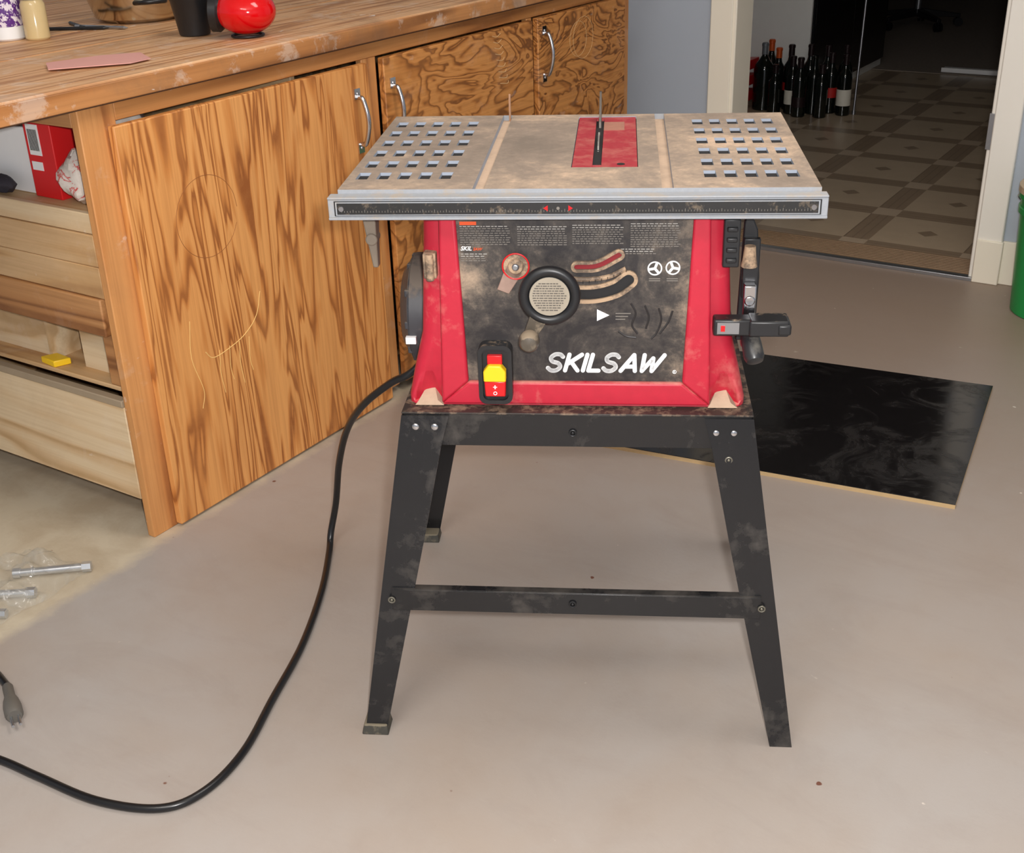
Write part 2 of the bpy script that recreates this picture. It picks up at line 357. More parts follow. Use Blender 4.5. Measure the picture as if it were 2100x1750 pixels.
# worktop
wt=MB()
def strip(x0,x1,mi=0,dz=0): wt.box((x0,.55,.915),(x1,3.60,.945+dz),mi)
strip(-1.928,-1.838,0,.003);strip(-2.226,-1.938,0,.0);strip(-2.44,-2.238,0,0);strip(-2.62,-2.448,0,0);strip(-3.0,-2.628,0,0);strip(-3.29,-3.008,0,0)
wt.box((-3.29,.56,.905),(-1.84,3.595,.9155),2)
wt.box((-1.838,.55,.909),(-1.832,3.60,.944),1)
wt.obj('worktop',['top','topedge','gap'],origin=(-2.2,2.0,.905),bevel=.002,label="worn wooden worktop with paint stains on the cabinet",category="worktop")
TZ=.9455
c=(-2.12,1.985)
MB().lathe([(.030,0),(.034,.002),(.046,.075),(.049,.08),(.049,.085),(.044,.085),(.040,.06),(.028,.006)],(c[0],c[1],TZ)).obj('cup','black',origin=(c[0],c[1],TZ),label="black plastic cup beside a red ball-shaped lamp",category="cup")
lamp=empty('ball_lamp',(-1.983,2.01,TZ),0,label="glossy red egg-shaped lamp with a black collar",category="lamp")
MB().ball((0,0,.054),(.069,.064,.049),36).obj('shell',plain('glossy_red',S(220,14,20),.12,0,.04),lamp)
MB().lathe([(.036,-.012),(.043,-.004),(.043,.012),(.034,.016)],(-.052,-.030,.054),(-.86,-.50,.05)).obj('collar','black',lamp)
MB().torus((0,0,.0035),.034,.003).obj('base_ring','black',lamp)
c=(-2.46,2.13)
pot=empty('metal_pot',(c[0],c[1],TZ),0,label="shiny stainless steel pot with dark side handle",category="pot")
MB().lathe([(.085,0),(.105,.01),(.118,.05),(.12,.11),(.125,.113),(.122,.116),(.114,.11),(.11,.05),(.09,.012)],(0,0,0),n=40).obj('bowl',plain('warm_steel',S(205,190,165),.18,1,.1),pot)
MB().tube([(.08,-.08,.05),(.13,-.09,.055),(.15,-.05,.055),(.11,-.03,.05)],.006).obj('handle','black',pot)
c=(-2.49,1.77)
sb=empty('spray_bottle',(c[0],c[1],TZ),0,label="white bottle with purple label on the worktop",category="bottle")
MB().lathe([(.034,0),(.038,.004),(.038,.11),(.03,.135),(.014,.15),(.014,.17),(.018,.172),(.018,.19),(.0,.192)],(0,0,0)).obj('body','white',sb)
MB().lathe([(.0386,.03),(.0388,.031),(.0388,.095),(.0386,.096)],(0,0,0),cap=False).obj('bottle_label',dusty('purple_label',S(92,40,130),S(235,225,235),.5,60,.5,0,0,soft=.02),sb)
c=(-2.425,1.80)
jar=empty('jar',(c[0],c[1],TZ),0,label="clear jar with yellowish contents and metal lid",category="jar")
g=plain('jar_glass',S(214,190,140),.15,0,.1)
MB().lathe([(.024,0),(.027,.004),(.027,.075),(.022,.085)],(0,0,0)).obj('body',g,jar)
MB().lathe([(.023,.085),(.025,.086),(.025,.099),(.022,.101)],(0,0,0)).obj('lid','steel',jar)
for i,(x,y,a,mt) in enumerate([(-2.46,1.93,.5,'black'),(-2.42,1.97,.2,'steel'),(-2.50,1.97,.9,'black')]):
    dx,dy=math.cos(a)*.07,math.sin(a)*.07;TP=TZ+.004
    if i==2: dx,dy=-dy*.4-.03,dx*.5
    MB().cyl((x-dx,y-dy,TP),(x+dx,y+dy,TP),.004).cyl((x+dx,y+dy,TP),(x+dx*1.15,y+dy*1.15,TP),.004,.001).obj('pen',mt,origin=(x,y,TP),label="slim pen lying on the worktop",category="pen",group="pens on the worktop")
MB().prism([(-2.10,1.565),(-2.03,1.515),(-1.935,1.635),(-1.94,1.69),(-2.02,1.735),(-2.07,1.67)],TZ+.0035,TZ+.005,0,'z').obj('paper','pink',origin=(-2.02,1.62,TZ),label="faded pink paper sheet lying on the worktop",category="paper")
# things in the open end
red=empty('carton',(-2.065,1.49,.7005),0,label="red carton with a white barcode label on the shelf",category="box")
MB().box((-.045,0,.0),(.036,.12,.158)).obj('box',plain('red_carton',S(220,30,32),.5,0,.05),red,bevel=.002)
MB().box((-.036,-.0006,.085),(.0,.0003,.146)).obj('barcode_label','white',red)
bb=MB()
for i in range(8): bb.box((-.032+i*.0035,-.0012,.094),(-.0305+i*.0035,0,.136))
bb.obj('barcode','dark',red,kind='stuff')
MB().box((-.036,-.001,.055),(-.004,.0005,.072)).obj('carton_label','white',red)
MB().box((-2.38,1.50,.7005),(-2.115,1.62,.835)).obj('carton','white',origin=(-2.2,1.5,.70),bevel=.003,label="plain white carton on the cabinet shelf",category="box")
def crumple(name,c,r,mat,lab,cat,n=28,amp=.25,seed=1):
    m=MB().ball((0,0,0),r,n);rnd=random.Random(seed);ph=[rnd.random()*6 for _ in range(6)]
    v=[]
    for x,y,z in m.v:
        k2=1+amp*(.5*math.sin(x/r[0]*5+ph[0]+y/r[1]*3)+.4*math.sin(z/r[2]*6+ph[1]+x/r[0]*4)+.3*math.sin(y/r[1]*9+ph[2]))*.6+rnd.uniform(-amp,amp)*.18
        v.append((c[0]+x*k2,c[1]+y*k2,max(c[2]-r[2]*.98,c[2]+z*k2)))
    m.v=v;return m.obj(name,mat,origin=(c[0],c[1],c[2]-r[2]*.98),smooth_a=25,label=lab,category=cat)
k=NM('printed_film');n=k.noise(30,4,.6,1);k.base(k.ramp(n,[(.42,S(232,222,212)),(.56,S(220,208,198)),(.59,S(206,50,44)),(.66,S(226,214,206))]));k.set(.25)
crumple('plastic_bag',(-1.968,1.50,.752),(.046,.040,.051),k.m,"crumpled white and red plastic bag beside the red carton","bag",seed=3)
crumple('plastic_bag',(-1.958,1.62,.790),(.050,.055,.088),k.m,"crumpled white and red plastic bag on the shelf","bag",seed=8)
crumple('rag',(-2.20,1.470,.722),(.05,.02,.02),plain('dark_rag',S(50,46,54),.8,0,.3),"crumpled dark rag on the cabinet shelf","cloth",seed=5)
MB().prism([(-2.165,1.458),(-2.115,1.452),(-2.10,1.485),(-2.15,1.49)],.3355,.350,0,'z').obj('box','yellow',origin=(-2.13,1.46,.336),bevel=.002,label="small yellow packet on the lower cabinet shelf",category="packet")
# ------------------------------------------------------------ saw
SX,SY,SA=-.8067,1.4042,.4831
saw=empty('table_saw',(SX,SY,0),SA,label="dusty red and black portable table saw on a black steel stand",category="table saw")
TT=.892
hx=[-.308+.030*i for i in range(5)];hxr=[.186+.0285*i for i in range(5)]
hy=[.074+.068*i for i in range(6)];hs=.0085;hh=.0185;sw_=.008
xs={-.33,.33};ys={0,.4814}
for x in hx+hxr: xs|={x-hs,x+hs}
for y in hy: ys|={y-hh,y+hh}
for x in (-.134,.125): xs|={x-sw_,x+sw_}
IX0,IX1,IY0,IY1=-.011,.086,.116,.462
xs|={IX0,IX1};ys|={IY0,IY1}
xs=sorted(xs);ys=sorted(ys)
tb=MB()
def kind(x,y):
    for sx_ in (-.134,.125):
        if abs(x-sx_)<sw_: return 's'
    if IX0<x<IX1 and IY0<y<IY1: return 'i'
    for X in hx+hxr:
        if abs(x-X)<hs:
            for Y in hy:
                if abs(y-Y)<hh: return 'h'
    return 't'
G=[[kind((xs[i]+xs[i+1])/2,(ys[j]+ys[j+1])/2) for j in range(len(ys)-1)] for i in range(len(xs)-1)]
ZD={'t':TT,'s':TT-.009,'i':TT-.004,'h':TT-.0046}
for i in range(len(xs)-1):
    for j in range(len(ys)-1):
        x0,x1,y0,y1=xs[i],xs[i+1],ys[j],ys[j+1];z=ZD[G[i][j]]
        tb.add([(x0,y0,z),(x1,y0,z),(x1,y1,z),(x0,y1,z)],[(0,1,2,3)],{'t':0,'s':3,'i':2,'h':2}[G[i][j]])  # hole floors sit shallow and near-black, painting in the shade of deep holes
        if i+2<len(xs) and G[i+1][j]!=G[i][j]:
            z2=ZD[G[i+1][j]];tb.add([(x1,y0,z),(x1,y1,z),(x1,y1,z2),(x1,y0,z2)],[(0,1,2,3)],1)
        if j+2<len(ys) and G[i][j+1]!=G[i][j]:
            z2=ZD[G[i][j+1]];tb.add([(x0,y1,z),(x1,y1,z),(x1,y1,z2),(x0,y1,z2)],[(0,1,2,3)],1)
D=.4814
tb.add([(-.33,0,TT),(.33,0,TT),(.33,D,TT),(-.33,D,TT),(-.33,0,TT-.02),(.33,0,TT-.02),(.33,D,TT-.02),(-.33,D,TT-.02)],[(0,1,5,4),(1,2,6,5),(2,3,7,6),(3,0,4,7)],4)
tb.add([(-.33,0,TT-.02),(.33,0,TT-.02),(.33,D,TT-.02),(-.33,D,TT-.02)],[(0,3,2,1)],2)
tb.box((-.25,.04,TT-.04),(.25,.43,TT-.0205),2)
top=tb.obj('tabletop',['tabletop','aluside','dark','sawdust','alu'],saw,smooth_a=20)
ins=MB()
SXc=.026
zt=TT-.0008
ins.box((IX0+.001,IY0+.001,TT-.006),(SXc-.0065,IY1-.001,zt)).box((SXc+.0065,IY0+.001,TT-.006),(IX1-.001,IY1-.001,zt)).box((SXc-.0065,IY0+.001,TT-.006),(SXc+.0065,.132,zt)).box((SXc-.0065,.445,TT-.006),(SXc+.0065,IY1-.001,zt))
ins.cyl((IX1-.025,IY0+.02,zt),(IX1-.025,IY0+.02,zt+.0006),.006,mi=2)
ins.obj('insert_plate',['redins',M['dark'],M['dark']],top,bevel=.0006)
MB().box((SXc+.0065,.36,zt),(IX1-.02,.42,zt+.0008)).obj('worn_label',plain('worn_label',S(158,108,90),.7,0,.2,80),top)
bl=MB();n=60;v=[];cy,cz,R=.285,.778,.124
for s_ in (-.0012,.0012):
    for i in range(n*2):
        a=math.pi*i/n;r=R if i%2 else R-.006;v.append((SXc+s_,cy+r*math.cos(a),cz+r*math.sin(a)))
N2=2*n;bl.add(v,[tuple(range(N2)),tuple(range(2*N2-1,N2-1,-1))]+[(i,(i+1)%N2,N2+(i+1)%N2,N2+i) for i in range(N2)])
bl.obj('saw_blade',plain('blade_steel',S(110,106,102),.4,.7),top,smooth_a=20)
MB().prism([(.385,.86),(.445,.86),(.452,.90),(.445,.938),(.437,.938),(.420,.917),(.395,.897)],SXc-.0018,SXc+.0018,0,'x').obj('riving_knife',plain('dark_steel',S(84,78,72),.5,.6),top)
MB().prism([(.474,.87),(.4814,.87),(.4814,.922),(.478,.929),(.474,.918)],-.1322,-.1290,0,'x').obj('mitre_slot_stop',plain('brown_stop',S(150,112,84),.7),top)
# front rail
rl=MB().box((-.341,-.020,.857),(.337,0,.8835),0)
rl.box((-.341,-.022,.8835),(.337,0,.8865),0).box((-.341,-.022,.8545),(.337,-.014,.8585),0)
rail=rl.obj('front_rail',['alu'],saw,bevel=.0012)
MB().box((-.332,-.0215,.8605),(.328,-.0195,.8812)).obj('rail_border','black',rail)
MB().box((-.330,-.0222,.8615),(.326,-.0200,.8803)).obj('rail_bead','alu',rail)
sc=MB().box((-.328,-.0228,.8630),(.324,-.021,.8788),0)
for i in range(159):
    x=-.322+i*.00405;hgt=.004 if i%4==0 else .0022
    sc.box((x,-.0230,.866),(x+.0006,-.0227,.866+hgt),1)
sc.prism([(-.043,.871),(-.037,.867),(-.037,.875)],-.0232,-.0227,2).prism([(-.003,.871),(-.009,.867),(-.009,.875)],-.0232,-.0227,2)
sc.cyl((-.023,-.0234,.871),(-.023,-.0227,.871),.0022,mi=1)
for x in (-.322,.318): sc.cyl((x,-.0242,.871),(x,-.0227,.871),.0035,mi=3)
sc.obj('scale_strip',[dusty('dusty_scale',S(28,27,27),S(150,130,106),.55,40,.45,0,0,soft=.25),M['dimgrey'],M['redp'],M['chrome']],rail)
MB().hexa([(-.304,.07,.755),(-.296,.07,.755),(-.296,.085,.755),(-.304,.085,.755),(-.318,.06,.872),(-.293,.06,.872),(-.293,.10,.872),(-.318,.10,.872)]).cyl((-.302,.062,.80),(-.302,.09,.80),.009).obj('rail_lever',plain('grey_lever',S(124,112,98),.6),saw,bevel=.002)
# housing
rings=[(.552,.253,.028,.415),(.562,.253,.028,.415),(.60,.245,.036,.41),(.66,.230,.042,.40),(.80,.221,.045,.39),(.872,.217,.046,.385)]
hm=MB();v=[];rr=.02
for z,hw,y0,y1 in rings:
    for cx_,cy_,a0 in ((hw-rr,y0+rr,-90),(hw-rr,y1-rr,0),(-hw+rr,y1-rr,90),(-hw+rr,y0+rr,180)):
        for q in range(4):
            a=math.radians(a0+q*30);v.append((cx_-.004+rr*math.cos(a),cy_+rr*math.sin(a),z))
m=16;f=[(j*m+i,j*m+(i+1)%m,(j+1)*m+(i+1)%m,(j+1)*m+i) for j in range(len(rings)-1) for i in range(m)]+[tuple(range(m-1,-1,-1)),tuple(range((len(rings)-1)*m,len(rings)*m))]
hm.add(v,f)
hs_=hm.obj('housing','red',saw,smooth_a=50)
cuts=MB()
for x in (-.224,.216): cuts.lathe([(.027,-.002),(.025,.012),(.016,.045),(.006,.062),(.001,.066)],(x,.022,.557),n=20)
co=cuts.obj('cutter','red',saw)
bm_=hs_.modifiers.new('b','BOOLEAN');bm_.object=co;bm_.operation='DIFFERENCE'
bpy.context.view_layer.update()
me=bpy.data.meshes.new_from_object(hs_.evaluated_get(bpy.context.evaluated_depsgraph_get()));hs_.modifiers.clear();hs_.data=me;bpy.data.objects.remove(co)
fr=MB();Y0,Y1=.022,.050
fr.prism([(-.205,.555),(-.163,.592),(-.172,.872),(-.194,.872)],Y0,Y1).prism([(.197,.555),(.155,.592),(.164,.872),(.186,.872)],Y0,Y1).prism([(-.205,.555),(.197,.555),(.155,.592),(-.163,.592)],Y0,Y1)
fr.box((-.172,Y0,.846),(.164,Y1,.872))
fr.obj('front_frame','red',hs_,bevel=.004,seg=3)
fr=MB().prism([(-.164,.590),(.156,.590),(.165,.848),(-.173,.848)],.029,.046).obj('control_panel','panel',hs_)
PY=.0287
sd=MB()
for x,y in ((-.224,.026),(.216,.026)):
    sd.hexa([(x-.022,y-.004,.553),(x+.022,y-.004,.553),(x+.018,y+.022,.553),(x-.018,y+.022,.553),(x-.018,y+.002,.557),(x+.012,y+.001,.559),(x+.006,y+.02,.572),(x-.010,y+.02,.568)])
sd.obj('sawdust','sawdust',hs_,kind='stuff',bevel=0)
for pts in ([(.078,.715),(.085,.700),(.080,.682),(.088,.668)],[(.098,.712),(.104,.694),(.100,.676)],[(.118,.708),(.122,.690),(.116,.670),(.108,.660)],[(.138,.704),(.132,.686),(.120,.668)],[(.060,.672),(.072,.664),(.086,.662)]):
    MB().tube([(a,PY+.0012,b) for a,b in pts],.0019,8,0,False,8).obj('wiped_streak','wipe',hs_)
# printing
pr=MB();rnd=random.Random(3)
for (x0,x1,z1,nl) in ((-.166,-.094,.834,10),(-.084,-.014,.830,9),(-.006,.066,.832,9),(.076,.146,.834,11),(-.166,-.128,.790,4),(.062,.112,.797,3)):
    for l in range(nl):
        x=x0;z=z1-l*.0033
        if nl==10 and l==0: continue
        while x<x1-.004:
            w_=rnd.uniform(.002,.007);pr.box((x,PY-.0004,z-.0009),(min(x+w_,x1),PY+.001,z+.0003),0 if l<2 else 1);x+=w_+.0016
for x in (.111,.136): 
    for l in range(2): pr.box((x-.008,PY-.0004,.752-l*.003),(x+.008,PY+.001,.7535-l*.003),1)
for l in range(3): pr.box((.056,PY-.0004,.699-l*.0045),(.078-.004*l,PY+.001,.7005-l*.0045),1)
pr.obj('printed_text',['grey','dimgrey'],hs_,kind='stuff')
MB().box((-.166,PY-.0004,.8325),(-.142,PY+.001,.8375)).obj('warning_mark','orange',hs_)
# big slanted logo drawn with heavy rounded strokes
SS=[(.95,.86),(.70,1.0),(.30,1.0),(.05,.80),(.22,.57),(.72,.45),(.95,.22),(.70,0),(.30,0),(.02,.15)]
GL={'S':(.0190,[(SS,1)]),'K':(.0185,[([(0,0),(0,1)],0),([(1,1),(.12,.45)],0),([(.30,.55),(1,0)],0)]),'I':(.0001,[([(0,0),(0,1)],0)]),
 'L':(.0150,[([(0,1),(0,0),(1,0)],0)]),'A':(.0210,[([(0,0),(.62,1),(1,0)],0),([(.25,.27),(.88,.27)],0)]),'W':(.0300,[([(.08,1),(.18,0),(.55,.80),(.66,0),(1.05,1)],0)])}
lt=MB();r_=.0031;X0=-.0450;Z0=.6092;HH=.0255;shr=.27
x=X0
for ch_ in 'SKILSAW':
    wd,st=GL[ch_]
    for pts,sm in st:
        P=[Vector((x+a*wd+b*HH*shr,0,Z0+b*HH)) for a,b in pts]
        if sm: P=smooth(P,6)
        m0=MB()
        for a_,b_ in zip(P[:-1],P[1:]):
            t_=(b_-a_).normalized();nn_=Vector((-t_.z,0,t_.x))*r_
            q=[a_-nn_,b_-nn_,b_+nn_,a_+nn_]
            m0.add([(w_.x,PY-.0008,w_.z) for w_ in q]+[(w_.x,PY+.001,w_.z) for w_ in q],[(0,1,2,3),(4,7,6,5),(0,4,5,1),(1,5,6,2),(2,6,7,3),(3,7,4,0)])
        for a_ in P:
            m0.cyl((a_.x,PY-.00081,a_.z),(a_.x,PY+.001,a_.z),r_,n=16)
        lt.add(m0.v,m0.f)
    x+=wd+{'S':.0078,'K':.0080,'I':.0080,'L':.0060,'A':.0048,'W':0}[ch_]
lt.obj('lettering','white',hs_,smooth_a=30)
rg=MB().torus((.1435,PY-.0003,.6080),.0026,.0005,(0,1,0),20,6)
text(rg,'R',(.1423,PY-.0006,.6066),w=.0024,size=.01,h=.003,off=.0002);rg.obj('registered_mark','white',hs_)
text(MB(),'SKIL',(-.166,PY-.0004,.795),w=.016,size=.01,shear=.3,off=.0002).obj('lettering','white',hs_)
text(MB(),'SAW',(-.148,PY-.0004,.795),w=.014,size=.01,shear=.3,off=.0002).obj('lettering','orange',hs_)
for x,z in ((.111,.768),(.1365,.769)):
    ic=MB();ic.torus((x,PY,z),.0095,.0011,(0,1,0),32,8)
    for a in (90,210,330):
        a=math.radians(a+(20 if x>.12 else -20));d=Vector((math.cos(a),0,math.sin(a)));c0=Vector((x,PY,z));s1=Vector((-d.z,0,d.x))*.0018
        ic.hexa([c0-s1+Vector((0,-.0006,0)),c0+s1+Vector((0,-.0006,0)),c0+s1+Vector((0,.001,0)),c0-s1+Vector((0,.001,0)),c0+d*.009-s1+Vector((0,-.0006,0)),c0+d*.009+s1+Vector((0,-.0006,0)),c0+d*.009+s1+Vector((0,.001,0)),c0+d*.009-s1+Vector((0,.001,0))])
    ic.obj('printed_wheel_icon','white',hs_)
MB().prism([(.029,.688),(.029,.706),(.047,.697)],PY-.0006,PY+.001).obj('printed_arrow','white',hs_)
def slot(pts,r,rim):
    P=smooth([Vector((x,0,z)) for x,z in pts],8)
    def outline(rad):
        L=[];n_=len(P);nr=[]
        for j in range(n_):
            t=(P[min(j+1,n_-1)]-P[max(j-1,0)]).normalized();nr.append(Vector((-t.z,0,t.x)))
        for j in range(n_): L.append(P[j]+nr[j]*rad)
        t=(P[-1]-P[-2]).normalized()
        for q in range(1,8): a=math.pi/2-math.pi*q/8;L.append(P[-1]+(nr[-1]*math.sin(a)+t*math.cos(a))*rad)
        for j in range(n_-1,-1,-1): L.append(P[j]-nr[j]*rad)
        t=(P[0]-P[1]).normalized()
        for q in range(1,8): a=-math.pi/2+math.pi*q/8;L.append(P[0]+(nr[0]*math.sin(a)+t*math.cos(a))*rad)
        return L
    A=outline(r+rim);B=outline(r);m_=MB();n_=len(A)
    v=[(p.x,PY-.004,p.z) for p in A]+[(p.x,PY-.004,p.z) for p in B]+[(p.x,PY+.001,p.z) for p in A]+[(p.x,PY+.001,p.z) for p in B]
    f=[]
    for i in range(n_):
        j=(i+1)%n_;f+=[(i,j,n_+j,n_+i),(i,j,2*n_+j,2*n_+i),(n_+i,n_+j,3*n_+j,3*n_+i)]
    m_.add(v,f,0);m_.add([(p.x,PY-.0003,p.z) for p in B],[tuple(range(n_))],1);return m_
M['slotrim']=dusty('dusty_slot_rim',S(104,88,74),S(180,152,124),.42,30,.7,0,0)
slot([(-.012,.730),(.025,.730),(.055,.738),(.074,.752)],.0080,.0055).obj('bevel_slot',['slotrim','black'],hs_)
slot([(.0,.771),(.030,.773),(.060,.789)],.0038,.0045).obj('bevel_slot',['slotrim',plain('deep_red',S(130,20,30),.5)],hs_)
MB().tube([(-.03,PY-.001,.755),(.01,PY-.001,.752),(.045,PY-.001,.756),(.07,PY-.001,.768)],.0035,8).obj('dust_ridge','slotrim',hs_)
tk=MB()
for i in range(9): 
    t=i/8;tk.box((.0+.07*t,PY-.0055,.7465+.018*t*t),(.0008+.07*t,PY-.0042,.7500+.018*t*t))
tk.obj('scale_ticks','dark',hs_,kind='stuff')
pp=MB().lathe([(.018,-.004),(.018,.006)],(-.087,PY,.773),(0,-1,0),n=32).lathe([(.012,.006),(.010,.010)],(-.087,PY,.773),(0,-1,0),n=24,mi=0)
pp.lathe([(.006,.010),(.004,.013)],(-.087,PY,.773),(0,-1,0),n=16,mi=1)
pp.torus((-.087,PY-.006,.773),.019,.0011,(0,1,0),mi=2).hexa([(-.115,PY-.006,.738),(-.098,PY-.006,.731),(-.098,PY,.731),(-.115,PY,.738),(-.100,PY-.006,.775),(-.078,PY-.006,.762),(-.078,PY,.762),(-.100,PY,.775)],3)
pp.obj('bevel_pointer',[M['slotrim'],M['steel'],M['redp'],plain('dusty_clear_plastic',S(150,124,112),.35,0,.35,60)],hs_,bevel=.001)
# handwheel
wc=Vector((-.037,-.010,.741))
hw=MB().torus(wc,.0365,.0075,(0,1,0),56,14,0)
hw.lathe([(.024,.0),(.031,.004),(.031,.010),(.029,.012)],wc+Vector((0,.008,0)),(0,-1,0),n=40)
for a in (20,140,260):
    a=math.radians(a);d=Vector((math.cos(a),0,math.sin(a)));s1=Vector((-d.z,0,d.x))*.006;c0=wc
    hw.hexa([c0-s1+Vector((0,.0,0)),c0+s1,c0+s1+Vector((0,.006,0)),c0-s1+Vector((0,.006,0)),c0+d*.037-s1,c0+d*.037+s1,c0+d*.037+s1+Vector((0,.006,0)),c0+d*.037-s1+Vector((0,.006,0))])
hw.cyl(wc+Vector((0,.004,0)),wc+Vector((0,.045,0)),.010)
wheel=hw.obj('handwheel','black',hs_,smooth_a=45)
ld=MB().lathe([(.0285,0),(.0285,.0012)],wc+Vector((0,-.0035,0)),(0,-1,0),n=40)
ld.obj('wheel_label',plain('aged_label',S(158,148,132),.5,0,.12,40),wheel)
ld=MB();rn=random.Random(5)
for l in range(12):
    z=-.021+l*.0036;hwid=math.sqrt(max(0,.024**2-z*z));x=-hwid
    while x<hwid-.003:
        w_=rn.uniform(.002,.006);ld.box((wc.x+x,wc.y-.0052,wc.z+z),(wc.x+min(x+w_,hwid),wc.y-.0046,wc.z+z+.0013));x+=w_+.001
ld.obj('label_print',plain('faded_print',S(84,78,72),.6),wheel,kind='stuff')
kc=Vector((-.066,-.012,.679))
MB().hexa([wc+Vector((-.028,-.006,-.028)),wc+Vector((-.002,-.006,-.034)),wc+Vector((-.002,.004,-.034)),wc+Vector((-.028,.004,-.028)),kc+Vector((-.009,-.002,.004)),kc+Vector((.010,-.002,0)),kc+Vector((.010,.006,0)),kc+Vector((-.009,.006,.004))]).cyl(kc+Vector((0,.006,0)),kc+Vector((0,-.006,0)),.009).lathe([(.008,0),(.0135,.004),(.015,.012),(.0145,.022),(.011,.028),(.003,.030)],kc+Vector((0,-.002,0)),(0,-1,0),n=24).obj('crank_knob',dusty('dusty_knob',S(84,76,66),S(140,124,104),.5,30,.4),wheel,bevel=.001)
# switch
sw=MB()
def rrect(cx_,cz_,hw_,hh_,r):
    o=[]
    for sx_,sz_,a0 in ((1,1,0),(-1,1,90),(-1,-1,180),(1,-1,270)):
        for q in range(6):
            a=math.radians(a0+q*18);o.append((cx_+sx_*(hw_-r)+r*math.cos(a),cz_+sz_*(hh_-r)+r*math.sin(a)))
    return o
cxs,czs=-.1205,.610
sw.prism(rrect(cxs,czs,.025,.047,.012),.012,.032);A=rrect(cxs,czs,.025,.047,.012);B=rrect(cxs,czs,.019,.041,.009)
n_=len(A);sw.add([(a,.006,b) for a,b in A]+[(a,.006,b) for a,b in B]+[(a,.012,b) for a,b in A]+[(a,.012,b) for a,b in B],[q for i in range(n_) for q in ((i,(i+1)%n_,n_+(i+1)%n_,n_+i),(i,(i+1)%n_,2*n_+(i+1)%n_,2*n_+i),(n_+i,n_+(i+1)%n_,3*n_+(i+1)%n_,3*n_+i))])
swo=sw.obj('power_switch','blackd',hs_,smooth_a=30)
MB().box((cxs-.011,.004,.628),(cxs+.011,.012,.642)).obj('switch_guard','redp',swo,bevel=.001)
MB().prism([(cxs-.0165,.603),(cxs+.0165,.603),(cxs+.0165,.619),(cxs+.009,.629),(cxs-.009,.629),(cxs-.0165,.619)],-.004,.012).obj('safety_key','yellow',swo,bevel=.002)
MB().prism([(cxs-.015,.578),(cxs+.015,.578),(cxs+.016,.603),(cxs-.016,.603)],-.001,.012).obj('paddle','redp',swo,bevel=.002)
MB().torus((cxs,-.0012,.584),.0024,.0006,(0,1,0),20,6).obj('switch_symbol','white',swo)
MB().box((cxs-.0008,-.0016,.591),(cxs+.0008,-.001,.597)).box((cxs-.003,-.0016,.5936),(cxs+.003,-.001,.5946)).obj('switch_symbol','white',swo)
# motor
mo=MB().cyl((-.19,.20,.645),(-.266,.20,.645),.088,.088,36).cyl((-.266,.20,.645),(-.282,.20,.645),.088,.062,36)
for i in range(10):
    a=math.radians(36*i);mo.box((-.272,.20+.080*math.cos(a)-.006,.645+.080*math.sin(a)-.006),(-.22,.20+.080*math.cos(a)+.006,.645+.080*math.sin(a)+.006))
mo.obj('motor','dkgrey',hs_,bevel=.002)
MB().box((-.270,.106,.618),(-.254,.114,.629)).obj('motor_label','white',hs_)
MB().box((-.222,.028,.752),(-.203,.050,.790)).cyl((-.212,.026,.79),(-.212,.026,.75),.006).obj('side_latch','slotrim',hs_,bevel=.002)
lk=MB()
lk.box((.205,.020,.772),(.228,.034,.842))
for i in range(4): lk.box((.209,.014,.780+i*.015),(.224,.021,.787+i*.015))
lk.obj('side_bracket','blackd',hs_,bevel=.002)
# mitre gauge stored at the side
mg=empty('mitre_gauge',(SX,SY,0),SA,label="black mitre gauge with chrome bar stored on the saw housing",category="mitre gauge")
MB().prism([(.234,.64),(.262,.64),(.264,.74),(.258,.81),(.243,.845),(.238,.82)],.075,.085).box((.238,.066,.71),(.262,.075,.80)).obj('bar',['blackd'],mg,bevel=.002)
MB().box((.240,.048,.640),(.258,.066,.735)).cyl((.249,.046,.712),(.249,.050,.712),.008).obj('chrome_arm','chrome',mg,bevel=.002)
MB().box((.196,.008,.673),(.250,.034,.698)).box((.246,.002,.674),(.302,.040,.698)).box((.286,.0,.677),(.305,.042,.693)).obj('head','blackd',mg,bevel=.003)
MB().lathe([(.012,0),(.010,.01),(.008,.03)],(.245,.048,.765),(0,0,1),n=16).obj('pivot_post','slotrim',mg)
MB().box((.201,.0068,.677),(.232,.0085,.694)).obj('scale_window','steel',mg)
MB().box((.206,.0060,.681),(.212,.0070,.690)).obj('scale_pointer','redp',mg)
MB().lathe([(.010,0),(.013,.004),(.0145,.025),(.015,.046),(.012,.053),(.004,.055)],(.250,.052,.668),(.15,-.70,-.66),n=24).obj('knob',dusty('knob_black',S(44,44,46),S(100,96,90),.55,20,.35),mg)
